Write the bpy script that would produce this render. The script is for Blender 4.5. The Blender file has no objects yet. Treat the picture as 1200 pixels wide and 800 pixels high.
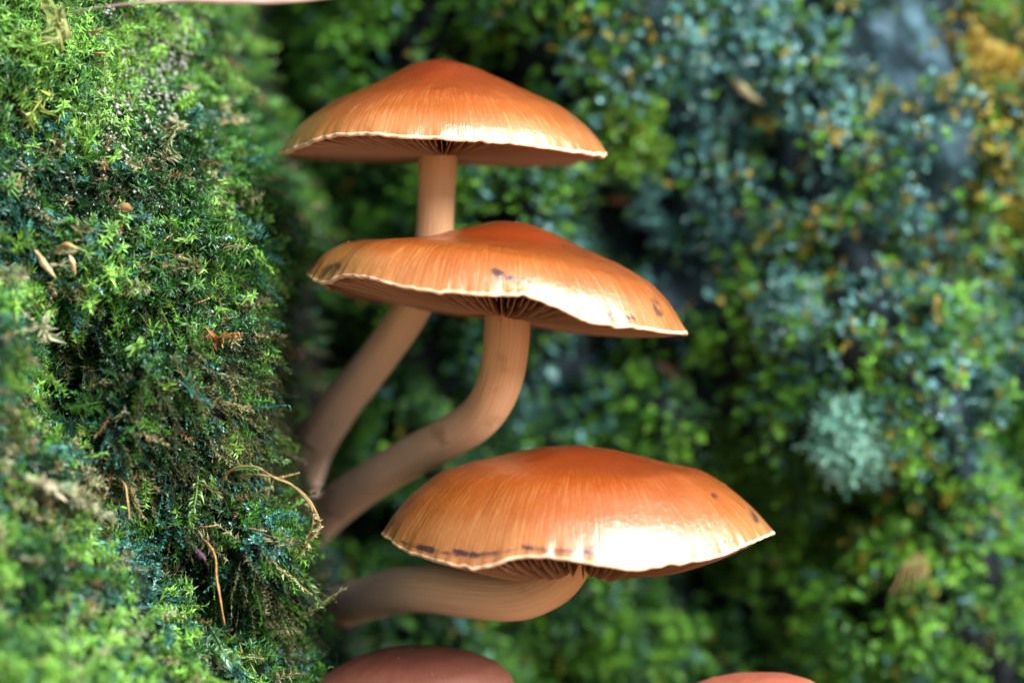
import bpy, math
import numpy as np
from mathutils import Vector

# ------------------------------------------------------------------ set-up: camera, sky, sun, exposure
S = 0.01                      # the code below thinks in centimetres; meshes are written in metres
D = 44.44                     # camera to focus plane, cm
PX = 16.0 / 1200.0            # cm per photo pixel on the focus plane
scene = bpy.context.scene
C = scene.collection
cam_d = bpy.data.cameras.new('camera')
cam = bpy.data.objects.new('camera', cam_d); C.objects.link(cam)
cam.location = (0, -D * S, 0)
cam.rotation_euler = (math.pi / 2, 0, 0)
cam_d.lens = 100; cam_d.sensor_width = 36
cam_d.clip_start = 0.005; cam_d.clip_end = 300
cam_d.dof.use_dof = True
cam_d.dof.focus_distance = (D - 0.1) * S
cam_d.dof.aperture_fstop = 7.0
cam_d.dof.aperture_blades = 0
scene.camera = cam

SUN_DIR = Vector((0.64, -0.55, 0.60)).normalized()      # towards the light: high, front right
world = bpy.data.worlds.new('World'); scene.world = world; world.use_nodes = True
wn = world.node_tree; wn.nodes.clear()
wo = wn.nodes.new('ShaderNodeOutputWorld'); wb = wn.nodes.new('ShaderNodeBackground')
sky = wn.nodes.new('ShaderNodeTexSky'); sky.sky_type = 'NISHITA'; sky.sun_disc = False
sky.sun_elevation = math.asin(SUN_DIR.z)
sky.sun_rotation = math.atan2(SUN_DIR.x, SUN_DIR.y)
wb.inputs['Strength'].default_value = 0.05
wn.links.new(sky.outputs[0], wb.inputs[0]); wn.links.new(wb.outputs[0], wo.inputs[0])
sd = bpy.data.lights.new('sun', 'SUN'); sd.energy = 5.0; sd.angle = math.radians(42); sd.color = (1.0, 0.97, 0.92)
sun = bpy.data.objects.new('sun', sd); C.objects.link(sun)
sun.rotation_euler = SUN_DIR.to_track_quat('Z', 'Y').to_euler()
vs = scene.view_settings
vs.view_transform = 'Standard'; vs.look = 'None'; vs.gamma = 1.0; vs.exposure = 1.45
vs.use_curve_mapping = False
scene.render.engine = 'CYCLES'
scene.cycles.use_denoising = True
scene.cycles.max_bounces = 6
scene.cycles.transparent_max_bounces = 4

rng = np.random.default_rng(7)

# ------------------------------------------------------------------ helpers
def P(px, py, Y):
    """photo pixel + depth behind the focus plane (cm) -> world point (cm)"""
    k = PX * (D + Y) / D
    return np.stack(np.broadcast_arrays((np.asarray(px, float) - 600) * k, np.asarray(Y, float) + 0 * np.asarray(px, float), (400 - np.asarray(py, float)) * k), -1)

def proj(p):
    k = PX * (D + p[..., 1]) / D
    return 600 + p[..., 0] / k, 400 - p[..., 2] / k

def _hash(ix, iy, iz, seed):
    h = (ix.astype(np.int64) * 374761393 + iy.astype(np.int64) * 668265263 + iz.astype(np.int64) * 2147483647 + seed * 974711) & 0x7fffffff
    h = ((h ^ (h >> 13)) * 1274126177) & 0x7fffffff
    return ((h ^ (h >> 16)) & 0xffff) / 65535.0

def noise(p, seed=0):
    p = np.asarray(p, float); i = np.floor(p).astype(np.int64); f = p - i; f = f * f * (3 - 2 * f)
    r = 0
    for dx in (0, 1):
        for dy in (0, 1):
            for dz in (0, 1):
                w = (f[..., 0] if dx else 1 - f[..., 0]) * (f[..., 1] if dy else 1 - f[..., 1]) * (f[..., 2] if dz else 1 - f[..., 2])
                r = r + w * _hash(i[..., 0] + dx, i[..., 1] + dy, i[..., 2] + dz, seed)
    return r * 2 - 1

def fbm(p, oct=4, seed=0):
    r = 0; a = 1.0; p = np.asarray(p, float)
    for o in range(oct):
        r = r + a * noise(p * (2.03 ** o) + 17.3 * o, seed + o); a *= 0.5
    return r

def unit(v): return v / np.maximum(np.linalg.norm(v, axis=-1, keepdims=True), 1e-9)

def mesh_obj(name, verts, faces, mats, parent=None, attrs=None, smooth=True, mat_index=None, origin=None):
    """verts in cm; faces: list of index arrays all tris/quads (2-D arrays)"""
    verts = np.asarray(verts, float)
    if origin is not None: verts = verts - np.asarray(origin, float)
    me = bpy.data.meshes.new(name)
    fl = [np.asarray(f, np.int64) for f in (faces if isinstance(faces, (list, tuple)) else [faces]) if len(f)]
    nv = len(verts); loops = np.concatenate([f.ravel() for f in fl])
    sizes = np.concatenate([np.full(len(f), f.shape[1]) for f in fl])
    starts = np.concatenate([[0], np.cumsum(sizes)[:-1]])
    me.vertices.add(nv); me.vertices.foreach_set('co', (verts * S).astype(np.float32).ravel())
    me.loops.add(len(loops)); me.loops.foreach_set('vertex_index', loops.astype(np.int32))
    me.polygons.add(len(sizes)); me.polygons.foreach_set('loop_start', starts.astype(np.int32))
    me.polygons.foreach_set('loop_total', sizes.astype(np.int32))
    me.polygons.foreach_set('use_smooth', np.full(len(sizes), smooth))
    for m in (mats if isinstance(mats, (list, tuple)) else [mats]): me.materials.append(m)
    if mat_index is not None: me.polygons.foreach_set('material_index', np.asarray(mat_index, np.int32))
    me.update(calc_edges=True)
    for k, v in (attrs or {}).items():
        v = np.asarray(v, np.float32)
        if v.ndim == 2:
            a = me.attributes.new(k, 'FLOAT_COLOR', 'POINT')
            a.data.foreach_set('color', np.concatenate([v[:, :3], np.ones((nv, 1), np.float32)], 1).ravel())
        else:
            a = me.attributes.new(k, 'FLOAT', 'POINT'); a.data.foreach_set('value', v)
    me.validate()
    o = bpy.data.objects.new(name, me); C.objects.link(o)
    if parent is not None: o.parent = parent
    elif origin is not None: o.location = Vector(origin) * S
    return o

def tag(o, label=None, cat=None, group=None, kind=None):
    for k, v in (('label', label), ('category', cat), ('group', group), ('kind', kind)):
        if v: o[k] = v
    return o

def empty(name, loc, label, cat, group=None):
    o = bpy.data.objects.new(name, None); C.objects.link(o); o.location = Vector(loc) * S
    o.empty_display_size = 0.01
    return tag(o, label, cat, group)

def catmull(pts, n):
    pts = np.asarray(pts, float); m = len(pts)
    p = np.concatenate([[2 * pts[0] - pts[1]], pts, [2 * pts[-1] - pts[-2]]])
    u = np.linspace(0, m - 1 - 1e-6, n); i = u.astype(int); t = (u - i)[:, None]
    a, b, c, d = p[i], p[i + 1], p[i + 2], p[i + 3]
    return 0.5 * (2 * b + (c - a) * t + (2 * a - 5 * b + 4 * c - d) * t ** 2 + (3 * b - a - 3 * c + d) * t ** 3)

def tube(path, rad, n=24, wob=0.0, seed=0, caps=True):
    path = np.asarray(path, float); m = len(path); rad = np.broadcast_to(rad, m).astype(float)
    T = unit(np.gradient(path, axis=0)); U = np.zeros_like(T)
    u = np.cross(T[0], [0.31, 0.9, 0.2]); u /= np.linalg.norm(u)
    for i in range(m):
        u = u - T[i] * np.dot(u, T[i]); u /= np.linalg.norm(u); U[i] = u
    V = np.cross(T, U); a = np.linspace(0, 2 * np.pi, n, endpoint=False)
    R = rad[:, None] * np.ones(n)
    if wob:
        tt = np.linspace(0, 1, m)[:, None] * 6
        q = np.stack(np.broadcast_arrays(np.cos(a) * 1.3 + 9, np.sin(a) * 1.3 + 4, tt), -1)
        R = R * (1 + wob * fbm(q, 3, seed))
    v = path[:, None] + R[..., None] * (np.cos(a)[None, :, None] * U[:, None] + np.sin(a)[None, :, None] * V[:, None])
    idx = np.arange(m * n).reshape(m, n); nx = np.roll(idx, -1, 1)
    f = np.stack([idx[:-1], nx[:-1], nx[1:], idx[1:]], -1).reshape(-1, 4)
    v = v.reshape(-1, 3); faces = [f]
    if caps:
        v = np.concatenate([v, path[:1], path[-1:]]); c0, c1 = m * n, m * n + 1
        faces.append(np.stack([nx[0], idx[0], np.full(n, c0)], -1)); faces.append(np.stack([idx[-1], nx[-1], np.full(n, c1)], -1))
    return v, faces

# ------------------------------------------------------------------ materials
def mat(name):
    m = bpy.data.materials.new(name); m.use_nodes = True
    nt = m.node_tree; b = nt.nodes['Principled BSDF']
    return m, nt, b

def N(nt, t, **kw):
    n = nt.nodes.new('ShaderNode' + t)
    for k, v in kw.items():
        if k.startswith('i_'): n.inputs[k[2:].replace('_', ' ')].default_value = v
        else: setattr(n, k, v)
    return n

def ramp(nt, stops):
    r = N(nt, 'ValToRGB'); e = r.color_ramp.elements
    while len(e) < len(stops): e.new(0.5)
    for el, (p, c) in zip(e, stops): el.position = p; el.color = (*c, 1)
    return r

def bsdf_set(b, **kw):
    for k, v in kw.items(): b.inputs[k.replace('_', ' ')].default_value = v

def moss_mat(name, rough=0.34, trans=0.35, spec=0.5):
    m, nt, b = mat(name)
    at = N(nt, 'Attribute', attribute_name='Col')
    nz = N(nt, 'TexNoise', i_Scale=900.0, i_Detail=2.0)
    mul = N(nt, 'MixRGB', blend_type='MULTIPLY'); mul.inputs[0].default_value = 0.6
    rp = ramp(nt, [(0.3, (0.55, 0.55, 0.55)), (0.75, (1.25, 1.25, 1.2))])
    nt.links.new(nz.outputs[0], rp.inputs[0]); nt.links.new(at.outputs['Color'], mul.inputs[1]); nt.links.new(rp.outputs[0], mul.inputs[2])
    nt.links.new(mul.outputs[0], b.inputs['Base Color'])
    bsdf_set(b, Roughness=rough); b.inputs['Specular IOR Level'].default_value = spec
    tr = N(nt, 'BsdfTranslucent'); nt.links.new(mul.outputs[0], tr.inputs[0])
    mx = N(nt, 'MixShader'); mx.inputs[0].default_value = trans
    out = nt.nodes['Material Output']
    nt.links.new(b.outputs[0], mx.inputs[1]); nt.links.new(tr.outputs[0], mx.inputs[2]); nt.links.new(mx.outputs[0], out.inputs[0])
    return m

def ground_mat(name, stops, scale, rough=0.85, bump=0.002):
    m, nt, b = mat(name)
    tc = N(nt, 'TexCoord'); nz = N(nt, 'TexNoise', i_Scale=scale, i_Detail=8.0, i_Roughness=0.65)
    nt.links.new(tc.outputs['Object'], nz.inputs['Vector'])
    rp = ramp(nt, stops); nt.links.new(nz.outputs[0], rp.inputs[0]); nt.links.new(rp.outputs[0], b.inputs['Base Color'])
    n2 = N(nt, 'TexNoise', i_Scale=scale * 4, i_Detail=6.0); nt.links.new(tc.outputs['Object'], n2.inputs['Vector'])
    bp = N(nt, 'Bump', i_Strength=0.9, i_Distance=bump); nt.links.new(n2.outputs[0], bp.inputs['Height']); nt.links.new(bp.outputs[0], b.inputs['Normal'])
    bsdf_set(b, Roughness=rough); b.inputs['Specular IOR Level'].default_value = 0.25
    return m

def cap_mat(name, stops, rough=0.26, streak=0.42, coat=1.0):
    m, nt, b = mat(name)
    rad = N(nt, 'Attribute', attribute_name='rad'); st = N(nt, 'Attribute', attribute_name='ang')
    stain = N(nt, 'Attribute', attribute_name='stain')
    # radial fibrils: noise stretched along the radius
    n1 = N(nt, 'TexNoise', i_Scale=64.0, i_Detail=6.0, i_Roughness=0.7); nt.links.new(st.outputs['Vector'], n1.inputs['Vector'])
    n2 = N(nt, 'TexNoise', i_Scale=1100.0, i_Detail=4.0)
    tc = N(nt, 'TexCoord'); nt.links.new(tc.outputs['Object'], n2.inputs['Vector'])
    n3 = N(nt, 'TexNoise', i_Scale=110.0, i_Detail=4.0); nt.links.new(tc.outputs['Object'], n3.inputs['Vector'])
    # colour position = rad + fibril jitter
    j = N(nt, 'Math', operation='MULTIPLY_ADD'); j.inputs[1].default_value = 0.22; nt.links.new(n1.outputs[0], j.inputs[0])
    off = N(nt, 'Math', operation='SUBTRACT'); off.inputs[1].default_value = 0.11
    nt.links.new(rad.outputs['Fac'], off.inputs[0]); nt.links.new(off.outputs[0], j.inputs[2])
    j2 = N(nt, 'Math', operation='MULTIPLY_ADD'); j2.inputs[1].default_value = 0.22; nt.links.new(n3.outputs[0], j2.inputs[0])
    off2 = N(nt, 'Math', operation='SUBTRACT'); off2.inputs[1].default_value = 0.11; nt.links.new(j.outputs[0], off2.inputs[0]); nt.links.new(off2.outputs[0], j2.inputs[2])
    rp = ramp(nt, stops); nt.links.new(j2.outputs[0], rp.inputs[0])
    # pale fibrils towards the margin
    fr = ramp(nt, [(0.52, (0, 0, 0)), (0.68, (1, 1, 1))]); nt.links.new(n1.outputs[0], fr.inputs[0])
    mr = N(nt, 'MapRange'); mr.inputs['From Min'].default_value = 0.45; mr.inputs['From Max'].default_value = 0.95
    mr.inputs['To Max'].default_value = streak; nt.links.new(rad.outputs['Fac'], mr.inputs[0])
    fm = N(nt, 'Math', operation='MULTIPLY'); nt.links.new(fr.outputs[0], fm.inputs[0]); nt.links.new(mr.outputs[0], fm.inputs[1])
    mx = N(nt, 'MixRGB'); nt.links.new(fm.outputs[0], mx.inputs[0]); nt.links.new(rp.outputs[0], mx.inputs[1]); mx.inputs[2].default_value = (0.52, 0.25, 0.09, 1)
    sr = ramp(nt, [(0.2, (0, 0, 0)), (0.95, (.9, .9, .9))]); n5 = N(nt, 'TexNoise', i_Scale=520.0, i_Detail=5.0, i_Roughness=0.7); nt.links.new(tc.outputs['Object'], n5.inputs['Vector'])
    m5 = N(nt, 'MapRange'); m5.inputs['From Min'].default_value = 0.35; m5.inputs['From Max'].default_value = 0.65; m5.inputs['To Min'].default_value = 0.35; m5.inputs['To Max'].default_value = 1.5; nt.links.new(n5.outputs[0], m5.inputs[0])
    m6 = N(nt, 'Math', operation='MULTIPLY'); nt.links.new(m5.outputs[0], m6.inputs[0]); nt.links.new(stain.outputs['Fac'], m6.inputs[1]); nt.links.new(m6.outputs[0], sr.inputs[0])
    ms = N(nt, 'MixRGB'); nt.links.new(sr.outputs[0], ms.inputs[0]); nt.links.new(mx.outputs[0], ms.inputs[1]); ms.inputs[2].default_value = (0.022, 0.009, 0.018, 1)
    nt.links.new(ms.outputs[0], b.inputs['Base Color'])
    # relief
    ad = N(nt, 'Math', operation='MULTIPLY_ADD'); ad.inputs[1].default_value = 0.9; nt.links.new(n2.outputs[0], ad.inputs[0]); nt.links.new(n1.outputs[0], ad.inputs[2])
    bp = N(nt, 'Bump', i_Strength=0.35, i_Distance=0.0002); nt.links.new(ad.outputs[0], bp.inputs['Height'])
    nt.links.new(bp.outputs[0], b.inputs['Normal']); 
    bp2 = N(nt, 'Bump', i_Strength=0.4, i_Distance=0.0003); nt.links.new(ad.outputs[0], bp2.inputs['Height']); nt.links.new(bp2.outputs[0], b.inputs['Coat Normal'])
    bsdf_set(b, Roughness=rough + 0.1, Coat_Weight=coat, Coat_IOR=1.6, Coat_Roughness=rough * 0.6, Subsurface_Weight=0.12, Subsurface_Scale=0.0012)
    b.inputs['Subsurface Radius'].default_value = (1.0, 0.35, 0.15)
    b.inputs['Specular IOR Level'].default_value = 0.55
    return m

M = {}
ORANGE = [(0.0, (0.145, 0.017, 0.0015)), (0.35, (0.18, 0.025, 0.002)), (0.65, (0.225, 0.042, 0.004)), (0.86, (0.28, 0.075, 0.011)), (1.0, (0.38, 0.15, 0.045))]
M['cap'] = cap_mat('cap_orange', ORANGE)
M['cap_salmon'] = cap_mat('cap_salmon', [(0.0, (0.24, 0.06, 0.03)), (0.6, (0.3, 0.085, 0.045)), (1.0, (0.36, 0.14, 0.08))], rough=0.45, streak=0.3, coat=0.15)
M['cap_red'] = cap_mat('cap_redbrown', [(0.0, (0.10, 0.026, 0.016)), (0.6, (0.13, 0.034, 0.02)), (1.0, (0.2, 0.07, 0.04))], rough=0.5, streak=0.1, coat=0.08)

def simple(name, col, rough=0.5, sss=0.0, noise_amt=0.3, scale=300.0):
    m, nt, b = mat(name)
    tc = N(nt, 'TexCoord'); nz = N(nt, 'TexNoise', i_Scale=scale, i_Detail=5.0); nt.links.new(tc.outputs['Object'], nz.inputs['Vector'])
    a = tuple(c * (1 - noise_amt) for c in col); d = tuple(min(1, c * (1 + noise_amt)) for c in col)
    rp = ramp(nt, [(0.3, a), (0.7, d)]); nt.links.new(nz.outputs[0], rp.inputs[0]); nt.links.new(rp.outputs[0], b.inputs['Base Color'])
    bp = N(nt, 'Bump', i_Strength=0.5, i_Distance=0.0003); nt.links.new(nz.outputs[0], bp.inputs['Height']); nt.links.new(bp.outputs[0], b.inputs['Normal'])
    bsdf_set(b, Roughness=rough, Subsurface_Weight=sss, Subsurface_Scale=0.0015); b.inputs['Subsurface Radius'].default_value = (1, .45, .25)
    return m
M['flesh'] = simple('cap_flesh', (0.16, 0.06, 0.025), 0.6, 0.0)
M['margin'] = simple('cap_margin_pale', (0.72, 0.46, 0.30), 0.5, 0.2, 0.2, 500)
M['grit'] = simple('grit_pale', (0.3, 0.25, 0.2), 0.5)

def gill_mat():
    m, nt, b = mat('gills_tan')
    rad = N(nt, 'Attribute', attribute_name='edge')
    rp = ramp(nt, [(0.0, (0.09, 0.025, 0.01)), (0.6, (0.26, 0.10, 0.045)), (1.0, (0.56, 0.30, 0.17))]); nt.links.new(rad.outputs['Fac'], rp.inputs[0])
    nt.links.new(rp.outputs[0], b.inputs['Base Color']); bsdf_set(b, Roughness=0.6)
    tr = N(nt, 'BsdfTranslucent'); nt.links.new(rp.outputs[0], tr.inputs[0])
    mx = N(nt, 'MixShader'); mx.inputs[0].default_value = 0.35
    nt.links.new(b.outputs[0], mx.inputs[1]); nt.links.new(tr.outputs[0], mx.inputs[2]); nt.links.new(mx.outputs[0], nt.nodes['Material Output'].inputs[0])
    return m
M['gill'] = gill_mat()

def stem_mat():
    m, nt, b = mat('stem_tan')
    t = N(nt, 'Attribute', attribute_name='along'); st = N(nt, 'Attribute', attribute_name='ang')
    n1 = N(nt, 'TexNoise', i_Scale=9.0, i_Detail=4.0); nt.links.new(st.outputs['Vector'], n1.inputs['Vector'])
    j = N(nt, 'Math', operation='MULTIPLY_ADD'); j.inputs[1].default_value = 0.45; nt.links.new(n1.outputs[0], j.inputs[0])
    o = N(nt, 'Math', operation='SUBTRACT'); o.inputs[1].default_value = 0.225; nt.links.new(t.outputs['Fac'], o.inputs[0]); nt.links.new(o.outputs[0], j.inputs[2])
    rp = ramp(nt, [(0.0, (0.62, 0.28, 0.11)), (0.25, (0.80, 0.42, 0.20)), (0.6, (0.92, 0.60, 0.42)), (1.0, (0.95, 0.79, 0.76))])
    nt.links.new(j.outputs[0], rp.inputs[0])
    # a few faint brown bruises
    tc = N(nt, 'TexCoord'); n2 = N(nt, 'TexNoise', i_Scale=160.0, i_Detail=3.0); nt.links.new(tc.outputs['Object'], n2.inputs['Vector'])
    r2 = ramp(nt, [(0.6, (1, 1, 1)), (0.74, (0.55, 0.42, 0.34))]); nt.links.new(n2.outputs[0], r2.inputs[0])
    mu = N(nt, 'MixRGB', blend_type='MULTIPLY'); mu.inputs[0].default_value = 0.7; nt.links.new(rp.outputs[0], mu.inputs[1]); nt.links.new(r2.outputs[0], mu.inputs[2])
    nt.links.new(mu.outputs[0], b.inputs['Base Color'])
    n3 = N(nt, 'TexNoise', i_Scale=22.0, i_Detail=3.0); nt.links.new(st.outputs['Vector'], n3.inputs['Vector'])
    bp = N(nt, 'Bump', i_Strength=0.6, i_Distance=0.0006); nt.links.new(n3.outputs[0], bp.inputs['Height']); nt.links.new(bp.outputs[0], b.inputs['Normal'])
    bsdf_set(b, Roughness=0.5, Subsurface_Weight=0.15, Subsurface_Scale=0.002); b.inputs['Subsurface Radius'].default_value = (1, .4, .22)
    b.inputs['Specular IOR Level'].default_value = 0.35
    return m
M['stem'] = stem_mat()
M['moss'] = moss_mat('moss_leaf')
M['moss_wet'] = moss_mat('moss_leaf_wet', rough=0.22, trans=0.22, spec=0.8)
M['dry'] = moss_mat('dry_plant', rough=0.6, trans=0.25, spec=0.3)
M['lichen'] = moss_mat('lichen_pale', rough=0.75, trans=0.15, spec=0.3)
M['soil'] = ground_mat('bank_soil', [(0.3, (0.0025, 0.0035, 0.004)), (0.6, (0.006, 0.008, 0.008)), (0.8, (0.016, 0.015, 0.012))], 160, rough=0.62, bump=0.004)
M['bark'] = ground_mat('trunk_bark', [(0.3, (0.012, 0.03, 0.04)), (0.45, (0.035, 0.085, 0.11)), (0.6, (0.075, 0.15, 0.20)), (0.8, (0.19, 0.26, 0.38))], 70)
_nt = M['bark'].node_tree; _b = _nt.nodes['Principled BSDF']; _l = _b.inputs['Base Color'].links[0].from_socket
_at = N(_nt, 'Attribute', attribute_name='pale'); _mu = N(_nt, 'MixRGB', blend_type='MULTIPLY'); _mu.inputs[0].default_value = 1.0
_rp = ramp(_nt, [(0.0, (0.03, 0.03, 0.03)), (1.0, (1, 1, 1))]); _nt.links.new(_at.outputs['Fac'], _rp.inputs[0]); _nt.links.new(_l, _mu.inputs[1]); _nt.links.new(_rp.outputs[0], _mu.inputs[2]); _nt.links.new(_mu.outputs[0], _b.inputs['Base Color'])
M['litter'] = ground_mat('leaf_litter', [(0.3, (0.12, 0.075, 0.04)), (0.55, (0.26, 0.17, 0.10)), (0.75, (0.30, 0.24, 0.14))], 6, bump=0.02)
M['twig'] = simple('twig_pinkish', (0.5, 0.38, 0.35), 0.6, 0.05, 0.3, 200)

# ------------------------------------------------------------------ terrain: ground, bank, trunk
def gauss(px, py, gx, gy, sx, sy=None, rot=0.0):
    sy = sy or sx; dx = px - gx; dy = py - gy
    c, s = math.cos(rot), math.sin(rot); u = dx * c + dy * s; v = -dx * s + dy * c
    return np.exp(-0.5 * ((u / sx) ** 2 + (v / sy) ** 2))

gv = []; n = 24
rr = np.array([0, 1, 3, 10, 40, 200, 1000, 8000.0])
a = np.linspace(0, 2 * np.pi, n, endpoint=False)
gv = np.concatenate([[[0, 0, -32]]] + [np.stack([r * np.cos(a), r * np.sin(a), -32 + 0 * a], -1) for r in rr[1:] * 1.0])
gf = [np.stack([np.zeros(n, int), 1 + np.arange(n), 1 + (np.arange(n) + 1) % n], -1)]
for k in range(len(rr) - 2):
    i = 1 + k * n + np.arange(n); j = 1 + k * n + (np.arange(n) + 1) % n
    gf.append(np.stack([i, i + n, j + n, j], -1))
tag(mesh_obj('ground', gv, gf, M['litter']), 'brown leaf litter on the forest floor', kind='structure')

# bank: depth over the picture from control points, as a real surface
BC = np.array([
 (0,0,-.4),(100,0,.6),(60,120,0),(130,40,1.4),(200,60,2.8),(250,40,4.6),(300,30,6.5),(150,150,1.0),(220,150,2.2),(290,180,3.6),(330,270,4.6),(370,230,7),
 (0,200,-.8),(80,220,-.4),(150,270,-.1),(220,300,.7),(280,330,2.0),(335,350,4.6),(0,320,-1),(100,330,-.4),(180,400,-.3),(240,400,.2),(290,420,1.3),(325,460,4),
 (0,430,-1.8),(70,455,1.6),(125,460,-.3),(200,480,-.3),(265,500,.4),(305,520,2.5),(0,560,-2.8),(80,570,-1.7),(150,600,.9),(200,620,.5),(270,600,.3),(312,590,1.7),(345,575,5.0),(330,650,1.7),(362,655,4.5),
 (300,680,.4),(220,700,.4),(362,715,2.8),(0,700,-3.2),(80,740,-3.2),(140,790,-2.8),(190,730,-.7),(260,780,-.1),(330,790,.8),(395,800,3.2),
 (430,0,9),(430,200,9.5),(420,400,9),(440,560,8.5),(450,650,8),(460,760,7.5),(450,900,6.5),(450,1100,5),(380,1000,1),(200,1000,-2),(0,1000,-5),
 (-300,1000,-6),(-300,700,-5),(-300,400,-3),(-300,100,-2),(-300,-300,-2),(0,-300,0),(150,-300,2),(300,-250,6),(430,-300,9),(-700,-300,-3),(-700,400,-4),(-700,1100,-8),
 (-300,-900,0),(100,-900,3),(430,-900,9),(0,1700,-6),(450,1700,4),(-700,1700,-9),(-700,-900,-2),(0,3000,-7),(450,3000,3),(-700,3000,-9)], float)
BC[:, 2] = np.where(BC[:, 2] > 6, BC[:, 2] * 1.3, BC[:, 2])
def _k(r2): return np.sqrt(r2 + 45.0 ** 2)
_A = _k(((BC[:, None, :2] - BC[None, :, :2]) ** 2).sum(-1)); _W = np.linalg.solve(_A + 2.0 * np.eye(len(BC)), BC[:, 2])
def bank_Y(px, py):
    px = np.asarray(px, float); py = np.asarray(py, float); sh = px.shape
    q = np.stack([px.ravel(), py.ravel()], -1); r = np.empty(len(q))
    for i in range(0, len(q), 20000):
        r[i:i + 20000] = _k(((q[i:i + 20000, None] - BC[None, :, :2]) ** 2).sum(-1)) @ _W
    return r.reshape(sh)
def bank_P(px, py):
    y = bank_Y(px, py); p = P(px, py, y)
    q = np.stack([px / 75.0, py / 75.0, 0 * px], -1)
    lump = 0.6 * fbm(q, 4, 3) + 0.55 * np.abs(fbm(q * 2.2, 2, 9)) - 0.2
    p2 = P(px, py, y - lump)
    return p2
def grid_faces(nu, nv):
    i = np.arange(nu * nv).reshape(nu, nv)
    return np.stack([i[:-1, :-1], i[1:, :-1], i[1:, 1:], i[:-1, 1:]], -1).reshape(-1, 4)
us = np.concatenate([np.arange(-700, -120, 30), np.arange(-120, 470, 5)]); vsx = np.concatenate([np.arange(-900, -120, 30), np.arange(-120, 940, 5), np.arange(940, 2900, 60)])
gu, gvv = np.meshgrid(us, vsx, indexing='ij')
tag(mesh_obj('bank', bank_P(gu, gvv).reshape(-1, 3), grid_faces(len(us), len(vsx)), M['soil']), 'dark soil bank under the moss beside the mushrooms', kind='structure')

# trunk: rough closed cylinder behind the mushrooms
TR, TX, TY = 34.0, 4.0, 6.6
HOLL = [(350,590,55,80,0,2.0),(330,300,45,330,0,2.2),(870,610,70,45,0,2.0),(735,250,35,80,.25,1.6),(650,490,45,60,0,0.9),(290,90,60,90,.2,1.5),(440,660,60,60,0,1.2),(760,430,50,22,.3,1.0),(1010,620,45,40,0,1.0),(720,760,30,60,0,.9),
        (885,180,22,40,.4,1.0),(960,260,30,55,.5,.7),(1190,290,30,20,0,1.0),(830,690,25,50,0,1.1),(560,120,40,60,0,.5),(330,430,60,70,0,1.5),(600,790,60,30,0,.8)]
def trunk_P(ang, z, cushion=0.0):
    x0 = TX + TR * np.sin(ang); y0 = TY + TR - TR * np.cos(ang)
    px, py = proj(np.stack(np.broadcast_arrays(x0, y0, z), -1))
    arc = ang * TR; u = arc * .97 + z * .27; v = -arc * .27 + z * .97
    d = 1.3 * fbm(np.stack([u * .42, v * .13, 0 * u], -1), 4, 21) + 0.35 * fbm(np.stack([u * 1.3, v * 1.0, 0 * u + 5], -1), 3, 33)
    for gx, gy, sx, sy, ro, dep in HOLL: d = d - 1.5 * dep * gauss(px, py, gx, gy, sx, sy, ro)
    d = d + cushion
    r = TR + d
    return np.stack([TX + r * np.sin(ang), TY + TR - r * np.cos(ang), z + 0 * ang], -1)
angs = np.concatenate([np.linspace(-math.pi, -.5, 30, endpoint=False), np.linspace(-.5, .5, 220, endpoint=False), np.linspace(.5, math.pi, 30)])
zs = np.concatenate([np.linspace(-34, -9.5, 30, endpoint=False), np.linspace(-9.5, 9.5, 160, endpoint=False), np.linspace(9.5, 120, 50)])
ga, gz = np.meshgrid(angs, zs, indexing='ij')
tv = trunk_P(ga, gz).reshape(-1, 3); qx, qy = proj(tv); qn = fbm(tv * .9, 3, 77)
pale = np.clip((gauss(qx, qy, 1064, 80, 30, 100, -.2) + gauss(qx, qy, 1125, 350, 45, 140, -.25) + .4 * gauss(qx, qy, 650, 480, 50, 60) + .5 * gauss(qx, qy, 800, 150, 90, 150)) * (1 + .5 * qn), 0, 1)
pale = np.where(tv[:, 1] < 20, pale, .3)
tr_o = mesh_obj('tree_trunk', tv, grid_faces(len(angs), len(zs)), M['bark'], None, {'pale': pale})
tag(tr_o, 'broad mossy tree trunk with blue-grey bark behind the orange mushrooms', 'trunk')

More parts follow.
